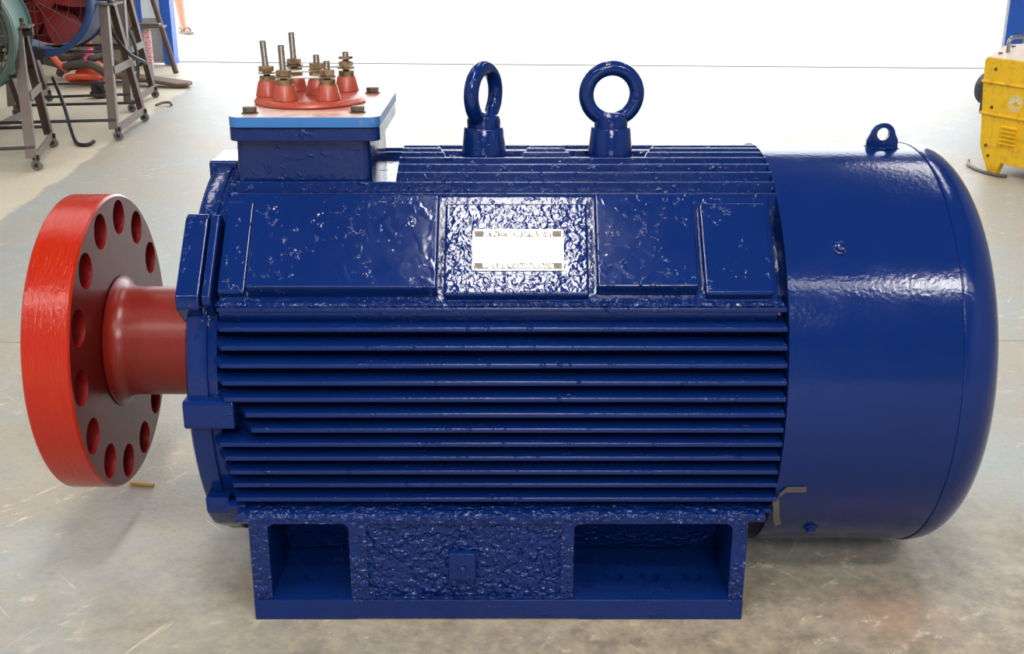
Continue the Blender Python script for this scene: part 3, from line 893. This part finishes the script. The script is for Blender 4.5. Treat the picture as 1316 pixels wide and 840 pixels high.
s1f, s1b, s1v = (-2.163, 3.275), (-2.301, 3.843), (-.67, -.15)
stand('fan_stand', 'brown steel wheeled stand nearest the camera carrying the teal drum fan', s1f, s1b, s1v, .6, (-2.243, 3.50, .612), (-2.262, 3.59, .612))
fan('drum_fan', 'teal green drum fan with wire guard at the picture edge', (-2.535, 3.46, .595), (.22, -.975), .29, .46, M_TEAL, M_TEALG, M_TEALG, 10)
s2f, s2b, s2v = (-2.034, 4.038), (-2.078, 4.638), (-.63, -.10)
stand('fan_stand', 'brown steel wheeled stand under the blue drum fan with cable hanging on it', s2f, s2b, s2v, .64, (-2.098, 4.28, .66), (-2.108, 4.42, .66))
fan('drum_fan', 'blue drum fan with red blades behind the teal fan', (-2.42, 4.29, .70), (.10, -.99), .275, .42, M_FBLUE, M_FBLUE, M_FRED, 4)
s3f, s3b, s3v = (-2.25, 4.97), (-2.285, 5.563), (-.62, -.16)
stand('fan_stand', 'rusty brown wheeled stand farthest back by the doorway', s3f, s3b, s3v, .64, (-2.30, 5.2, .67), (-2.31, 5.32, .67))

# cables
def cable(name, label, cat, pts, r, mat, loc=None):
    bm = bm_(); tube(bm, pts, r, 7, sub=6); 
    o = obj(name, bm, mat); return tag(o, label, cat)
cable('power_cable', 'black cable end curling on the floor beside the nearest fan stand', 'cable', [(-2.40, 4.2, .30), (-2.33, 4.12, .17), (-2.27, 4.02, .06), (-2.22, 3.93, .012), (-2.17, 3.86, .010), (-2.13, 3.86, .012), (-2.115, 3.90, .02)], .010, M_BLACK)
cable('power_cable', 'black cable looped from the blue fan to its stand leg', 'cable', [(-2.13, 4.36, .62), (-2.12, 4.37, .52), (-2.07, 4.44, .40), (-2.04, 4.62, .33), (-2.09, 4.72, .31), (-2.115, 4.72, .30)], .010, M_BLACK)
cable('power_cable', 'black cable hanging down the rusty stand by the doorway', 'cable', [(-2.375, 5.33, .64), (-2.31, 5.2, .5), (-2.255, 5.16, .36), (-2.24, 5.12, .22), (-2.255, 5.08, .11), (-2.285, 5.06, .04), (-2.25, 5.0, .012)], .010, M_BLACK)

# ------------------------------------------------------------------ clutter behind the fans
hs = random.Random(3)
def hose(label, pts, r, mat=M_HOSE):
    return cable('hose', label, 'hose', pts, r, mat)
HG = 'dusty hoses heaped along the wall'
for i in range(8):
    x0 = -3.55 + .075 * i + hs.uniform(-.06, .06); y0 = 6.25 + hs.uniform(-.1, .35); z0 = .035 + .025 * (i % 4)
    pts = []
    a = hs.uniform(-.5, .5)
    for k in range(7):
        t = k / 6
        pts.append((x0 + .48 * t * math.cos(a) + hs.uniform(-.05, .05), y0 + .3 * t * math.sin(a) + hs.uniform(-.06, .06), z0 + .07 * math.sin(t * math.pi) + hs.uniform(0, .05)))
    o = hose('dusty grey hose in the tangled heap along the cement wall behind the fans', pts, .024 + .008 * hs.random())
    o['group'] = HG
pf = thing('pedestal_fan', 'orange pedestal fan base with pink collar among the dusty hoses', 'fan', (-2.90, 6.2, 0))
bm = bm_(); lathe(bm, [(.12, .05), (.12, .065), (.085, .13), (.035, .17)], (0, 0, 0), 'z', 28); obj('base', bm, M_ORANGE, pf)
bm = bm_(); lathe(bm, [(.05, .165), (.045, .185), (.026, .195), (.024, .235), (.018, .24)], (0, 0, 0), 'z', 20); obj('collar', bm, M_PINK, pf)
bm = bm_(); lathe(bm, [(.018, .23), (.018, .9)], (0, 0, 0), 'z', 14); obj('pole', bm, M_ORANGE, pf)
bm = bm_(); torus(bm, (-.02, -.10, .05), .11, .02, Matrix.Rotation(R_(75), 3, 'X'), 24, 8); obj('ring_foot', bm, M_ORANGE, pf)
bm = bm_(); tube(bm, [(-.42, -.05, .42), (-.30, -.06, .29), (-.20, -.08, .16), (-.14, -.08, .10)], .022, 8); obj('strut', bm, M_ORANGE, pf)
# black lump
bm = bm_()
bmesh.ops.create_icosphere(bm, subdivisions=4, radius=1)
for v in bm.verts:
    n = noise.noise(v.co * 2.3) * .25 + noise.noise(v.co * 6) * .14
    v.co = Vector((v.co.x * .062, v.co.y * .06, max(v.co.z, -.55) * .062)) * (1 + n)
    v.co += Vector((-2.63, 5.56, .042))
tag(obj('plastic_bag', bm, M_BLACK), 'crumpled black plastic bag on the floor beneath the blue fan stand', 'bag')
# bent plank
bm = bm_()
pl = [(-2.78, 6.20, .075), (-2.55, 6.12, .062), (-2.38, 6.08, .045), (-2.27, 6.07, .030), (-2.20, 6.03, .035)]
rows = []
for i, p in enumerate(pl):
    p = Vector(p); w = (.085, .09, .09, .1, .06)[i]
    rows.append([bm.verts.new(p + Vector(q)) for q in ((0.02, -w, -.024), (0.02, w, -.024), (0.02, w, .004), (0.02, -w, .004))])
for P, Q in zip(rows, rows[1:]):
    for i in range(4): bm.faces.new((P[i], P[(i + 1) % 4], Q[(i + 1) % 4], Q[i]))
bm.faces.new(rows[0]); bm.faces.new(rows[-1])
tag(obj('wood_plank', bm, M_WOOD, bevel=.012), 'bent weathered wood plank lying under the rusty stand by the doorway', 'plank')
cable('wood_offcut', 'small curved brown offcut lying alone on the pale floor', 'offcut', [(-2.165, 5.16, .012), (-2.14, 5.22, .018), (-2.10, 5.23, .018), (-2.075, 5.17, .012)], .008, M_WOOD)
# red banded post with a metal head
bo = thing('bollard', 'grey post with faded red bands and flat metal head by the doorway', 'post', (-2.535, 6.33, 0))
bm = bm_(); lathe(bm, [(.05, 0), (.05, .012), (.026, .016), (.026, .37)], (0, 0, 0), 'z', 24); obj('shaft', bm, simple('grey post paint', 'a9a7a8', .5), bo)
m_ = M('worn red lettering band')
m_.set(color=m_.mix(m_.ramp(m_.noise(60, 4, .6, vec=m_.mapv((1, 1, 2.2))), [(.45, 0.0), (.5, 1.0)]), rgb('d06068'), rgb('d9b9ba')), rough=.5)
bm = bm_(); lathe(bm, [(.027, .12), (.028, .125), (.028, .345), (.027, .35)], (0, 0, 0), 'z', 24); obj('red_band', bm, m_.m, bo)
bm = bm_(); box(bm, -.09, .13, -.05, .05, .37, .385); box(bm, -.07, .10, -.035, .035, .385, .40); obj('metal_head', bm, M_STEEL_G, bo, bevel=.003)
# leaning pole
bm = bm_(); tube(bm, [(-2.462, 6.70, .018), (-2.99, 7.42, 1.35)], .02, 10)
tag(obj('steel_pole', bm, M_STEEL), 'brown steel pole leaning against the door frame', 'pole')

# ------------------------------------------------------------------ person outside, walking past
pe = thing('person', 'person outside the doorway in sandals with one bare leg in view', 'person', (-3.30, 9.93, 0))
def skin(name, pts, edges, mat, par, lv=2):
    me = bpy.data.meshes.new(name); me.from_pydata([p[:3] for p in pts], edges, [])
    o = bpy.data.objects.new(name, me); COL.objects.link(o); o.parent = par
    md = o.modifiers.new('s', 'SKIN'); sb = o.modifiers.new('u', 'SUBSURF'); sb.levels = lv; sb.render_levels = lv
    for v, p in zip(me.skin_vertices[0].data, pts):
        r = p[3]; v.radius = r if isinstance(r, tuple) else (r, r)
    me.skin_vertices[0].data[0].use_root = True
    md.use_smooth_shade = True
    dg = bpy.context.evaluated_depsgraph_get(); dg.update()
    m2 = bpy.data.meshes.new_from_object(o.evaluated_get(dg)); o.modifiers.clear(); o.data = m2
    m2.materials.clear(); m2.materials.append(mat)
    for p in m2.polygons: p.use_smooth = True
    return o
body = [(-.10, .02, .92, .13), (-.10, .02, 1.12, .12), (-.10, .02, 1.34, .14), (-.10, .01, 1.46, .055), (-.10, 0, 1.55, .07), (-.10, -.01, 1.64, .085),
        (-.02, .0, .84, .085), (.005, -.02, .48, .055), (.015, .0, .34, .056), (.03, .02, .10, .033), (.035, .02, .05, .035), (.075, -.03, .03, .03), (.105, -.075, .022, .022),
        (-.19, .0, .84, .085), (-.22, .02, .48, .055), (-.25, .08, .34, .056), (-.29, .15, .10, .033), (-.295, .15, .05, .035), (-.27, .09, .03, .03), (-.25, .04, .022, .022),
        (.07, .02, 1.39, .05), (.12, .04, 1.12, .04), (.14, -.02, .90, .028), (.14, -.03, .80, .03),
        (-.27, .02, 1.39, .05), (-.32, .04, 1.12, .04), (-.33, -.02, .90, .028), (-.33, -.03, .80, .03)]
ed = [(0, 1), (1, 2), (2, 3), (3, 4), (4, 5), (0, 6), (6, 7), (7, 8), (8, 9), (9, 10), (10, 11), (11, 12), (0, 13), (13, 14), (14, 15), (15, 16), (16, 17), (17, 18), (18, 19), (2, 20), (20, 21), (21, 22), (22, 23), (2, 24), (24, 25), (25, 26), (26, 27)]
skin('body', body, ed, M_SKIN, pe)
for hx, sg in ((.14, -1), (-.33, 1)):
    for k in range(4):
        skin('finger', [(hx, -.03 + .017 * (k - 1.5), .785, .009), (hx + .004 * sg, -.035 + .018 * (k - 1.5), .755, .008), (hx + .012 * sg, -.036 + .018 * (k - 1.5), .725 + .006 * abs(k - 1.5), .007)], [(0, 1), (1, 2)], M_SKIN, pe, 1)
    skin('thumb', [(hx, -.06, .81, .010), (hx + .01 * sg, -.083, .785, .009), (hx + .012 * sg, -.088, .76, .008)], [(0, 1), (1, 2)], M_SKIN, pe, 1)
skin('shorts', [(-.10, .02, .98, .142), (-.10, .02, .88, .145), (-.025, .0, .78, .10), (0, -.02, .58, .085), (-.185, .0, .78, .10), (-.215, .02, .58, .085)], [(0, 1), (1, 2), (2, 3), (1, 4), (4, 5)], M_CLOTH, pe)
skin('shirt', [(-.10, .02, .96, .14), (-.10, .02, 1.12, .135), (-.10, .02, 1.36, .155), (.08, .02, 1.38, .066), (.11, .035, 1.22, .06), (-.28, .02, 1.38, .066), (-.31, .035, 1.22, .06)], [(0, 1), (1, 2), (2, 3), (3, 4), (2, 5), (5, 6)], M_CLOTH2, pe)
bm = bm_(); bmesh.ops.create_icosphere(bm, subdivisions=3, radius=1)
for v in bm.verts:
    v.co = Vector((v.co.x * .098, v.co.y * .105, v.co.z * .10)) + Vector((-.10, .012, 1.645))
bmesh.ops.delete(bm, geom=[v for v in bm.verts if v.co.z < 1.62 and v.co.y < .01], context='VERTS')
obj('hair', bm, M_HAIR, pe)
for nm, p, r in (('nose', (-.10, -.095, 1.60), .014), ('ear', (-.013, .0, 1.60), .02), ('ear', (-.187, .0, 1.60), .02), ('eye', (-.072, -.083, 1.62), .010), ('eye', (-.128, -.083, 1.62), .010), ('mouth', (-.10, -.082, 1.562), .014)):
    bm = bm_(); bmesh.ops.create_icosphere(bm, subdivisions=2, radius=r)
    for v in bm.verts: v.co = Vector((v.co.x * (1.5 if nm == 'mouth' else 1), v.co.y, v.co.z * (.45 if nm == 'mouth' else 1.1))) + Vector(p)
    obj(nm, bm, M_HAIR if nm == 'eye' else M_SKIN, pe)
for (x, y, a) in ((.035, .03, 0), (-.295, .16, .1)):
    d = Vector((.58, -.81, 0)); s = Vector((.81, .58, 0)); c = Vector((x, y, 0))
    bm = bm_(); pts = [(-.06, -.034), (.06, -.038), (.13, -.046), (.17, -.03), (.18, 0), (.165, .035), (.12, .046), (.05, .038), (-.06, .034), (-.08, 0)]
    prism(bm, pts, lambda p, t: c + d * p[0] * .95 + s * p[1] * 1.15 + Vector((0, 0, .002 + .024 * t))); so = obj('sandal', bm, M_SANDAL, pe, bevel=.004)
    for u in (.02, .075):
        bm = bm_(); tube(bm, [c + d * u + s * -.04 + Vector((0, 0, .02)), c + d * u + s * -.03 + Vector((0, 0, .055)), c + d * u + Vector((0, 0, .075 - .3 * (u - .02))), c + d * u + s * .03 + Vector((0, 0, .055)), c + d * u + s * .04 + Vector((0, 0, .02))], .010, 6, sub=3); obj('strap', bm, M_SANDAL, so)
    bm = bm_(); tube(bm, [c - d * .055 + s * k * .035 + Vector((0, 0, .05)) for k in (-1, 1)] , .010, 6); obj('strap', bm, M_SANDAL, so)

# ------------------------------------------------------------------ yellow welding machine
wa = math.atan2(-.898, .44)
wd = thing('welding_machine', 'dirty yellow welding machine with chrome handle by the doorway', 'welder', (2.118, 3.275, 0), wa)
# local: x along the long visible side (towards the viewer), y across to the far side (left of x), z up
LW, DW, ZT = .74, .40, .505
def WP(nm, bm, mat, par=wd, **k): return obj(nm, bm, mat, par, **k)
bm = bm_()
prism(bm, [(0, .115), (-.03, .42), (-.034, ZT - .012), (-.02, ZT), (LW - .02, ZT), (LW, ZT - .02), (LW, .115), (LW - .03, .055), (.03, .055)], lambda p, t: (p[0], t * DW, p[1]))
body_w = WP('case', bm, M_YEL, bevel=.004)
bm = bm_(); prism(bm, [(.006, ZT - .004), (.006, ZT + .002), (.10, ZT + .043), (.14, ZT + .048), (DW - .10, ZT + .048), (DW - .006, ZT + .002), (DW - .006, ZT - .004)], lambda p, t: (-.026 + t * (LW + .016), p[0], p[1])); WP('lid', bm, M_YELTOP, bevel=.002)
for z in (.40, .262):
    bm = bm_(); tube(bm, [(-.03 if z > .3 else -.017, -.002, z), (LW, -.002, z)], .007, 8); WP('side_rib', bm, M_YEL)
for x, z in ((.035, .458), (.04, .292), (.035, .122), (.055, .078), (LW - .04, .45), (LW - .04, .12)):
    bm = bm_(); lathe(bm, [(.008, 0), (.006, -.005), (0, -.006)], (x, 0, z), 'y', 10); WP('screw', bm, M_BOLT)
for x0 in (.11, .34, .56):
    for k in range(5):
        z = .222 - .018 * k
        bm = bm_(); prism(bm, [(0, .0), (-.012, -.006), (-.010, -.010), (0, -.010)], lambda p, t: (x0 + t * .085, p[0], z + p[1])); WP('louver', bm, M_YEL)
for x0 in (.03, LW - .12):
    for y0 in (.0, DW - .05):
        bm = bm_(); prism(bm, [(x0, .06), (x0 + .10, .06), (x0 + .075, .0), (x0 + .035, .0)], lambda p, t: (p[0], y0 + .02 + t * .03 - .02, p[1])); WP('case_foot', bm, M_YEL, bevel=.003)
bm = bm_(); tube(bm, [(.035, .058, ZT + .02), (.035, .058, ZT + .066), (.037, .066, ZT + .080), (.042, .085, ZT + .087), (.05, .29, ZT + .090), (.05, .31, ZT + .082), (.05, .315, ZT + .04)], .0085, 10, sub=3); WP('handle', bm, simple('chrome tube', 'a5a29c', .25, .8))['label'] = 'chrome handle'
for p in ((.012, .04, ZT + .016), (.02, .105, ZT + .043), (.38, .05, ZT + .02)):
    bm = bm_(); lathe(bm, [(.010, 0), (.009, .006)], p, 'z', 10); WP('screw', bm, M_BOLT)
bm = bm_(); box(bm, -.050, -.02, .02, .22, .25, .43); WP('control_panel', bm, M_KNOB, bevel=.006)
bm = bm_(); lathe(bm, [(.075, 0), (.080, -.014), (.072, -.05), (.060, -.056)], (-.048, .10, .355), 'x', 32); kn = WP('hand_wheel', bm, M_KNOB)
for k in range(20):
    a = R_(18 * k); bm = bm_(); lathe(bm, [(.004, -.004), (.004, -.040)], (-.048, .10 + .074 * math.cos(a), .355 + .074 * math.sin(a)), 'x', 6); obj('grip_ridge', bm, M_KNOB, kn)
bm = bm_(); lathe(bm, [(.009, -.05), (.009, -.095), (.005, -.11)], (-.048, .10, .355), 'x', 10); obj('spindle', bm, simple('copper spindle', 'b5875f', .4, .6), kn)
# round white emblems: ring, inner device, small mark
for xe in (.165, .275, .385):
    ze = .325
    def ringp(r0, r1, a0=0, a1=360, n=28, nm='emblem', par=wd):
        bm = bm_(); V = []
        for i in range(n + 1):
            a = R_(a0 + (a1 - a0) * i / n)
            V.append([bm.verts.new((xe + r * math.cos(a), y, ze + r * math.sin(a))) for r, y in ((r0, -.0005), (r1, -.0005), (r1, -.0016), (r0, -.0016))])
        for P, Q in zip(V, V[1:]):
            for i in range(4): bm.faces.new((P[i], P[(i + 1) % 4], Q[(i + 1) % 4], Q[i]))
        if a1 - a0 < 360: bm.faces.new(V[0]); bm.faces.new(V[-1])
        return obj(nm, bm, M_WHITE, par, smooth=False)
    em = ringp(.031, .036)
    ringp(.020, .025, 200, 340, 14, 'emblem_arc', em); ringp(.006, .028, 40, 80, 6, 'emblem_arc', em); ringp(.004, .026, 95, 150, 6, 'emblem_arc', em); ringp(.010, .028, 160, 195, 6, 'emblem_arc', em); ringp(.010, .028, -5, 30, 6, 'emblem_arc', em)
    ringp(.040, .047, 44, 50, 2, 'emblem_arc', em)
cable('welding_rod', 'bent grey metal strip lying on the floor before the yellow welder', 'strip', [(2.145, 3.45, .012), (2.115, 3.36, .010), (2.118, 3.24, .008), (2.15, 3.14, .008), (2.185, 3.10, .010)], .008, M_STEEL_G)
bm = bm_(); tube(bm, [(-.775, .145, .004), (-.725, .135, .004)], .0035, 6)
tag(obj('wood_splinter', bm, M_DOWEL), 'yellow wood splinter on the floor under the red coupling disc', 'splinter')
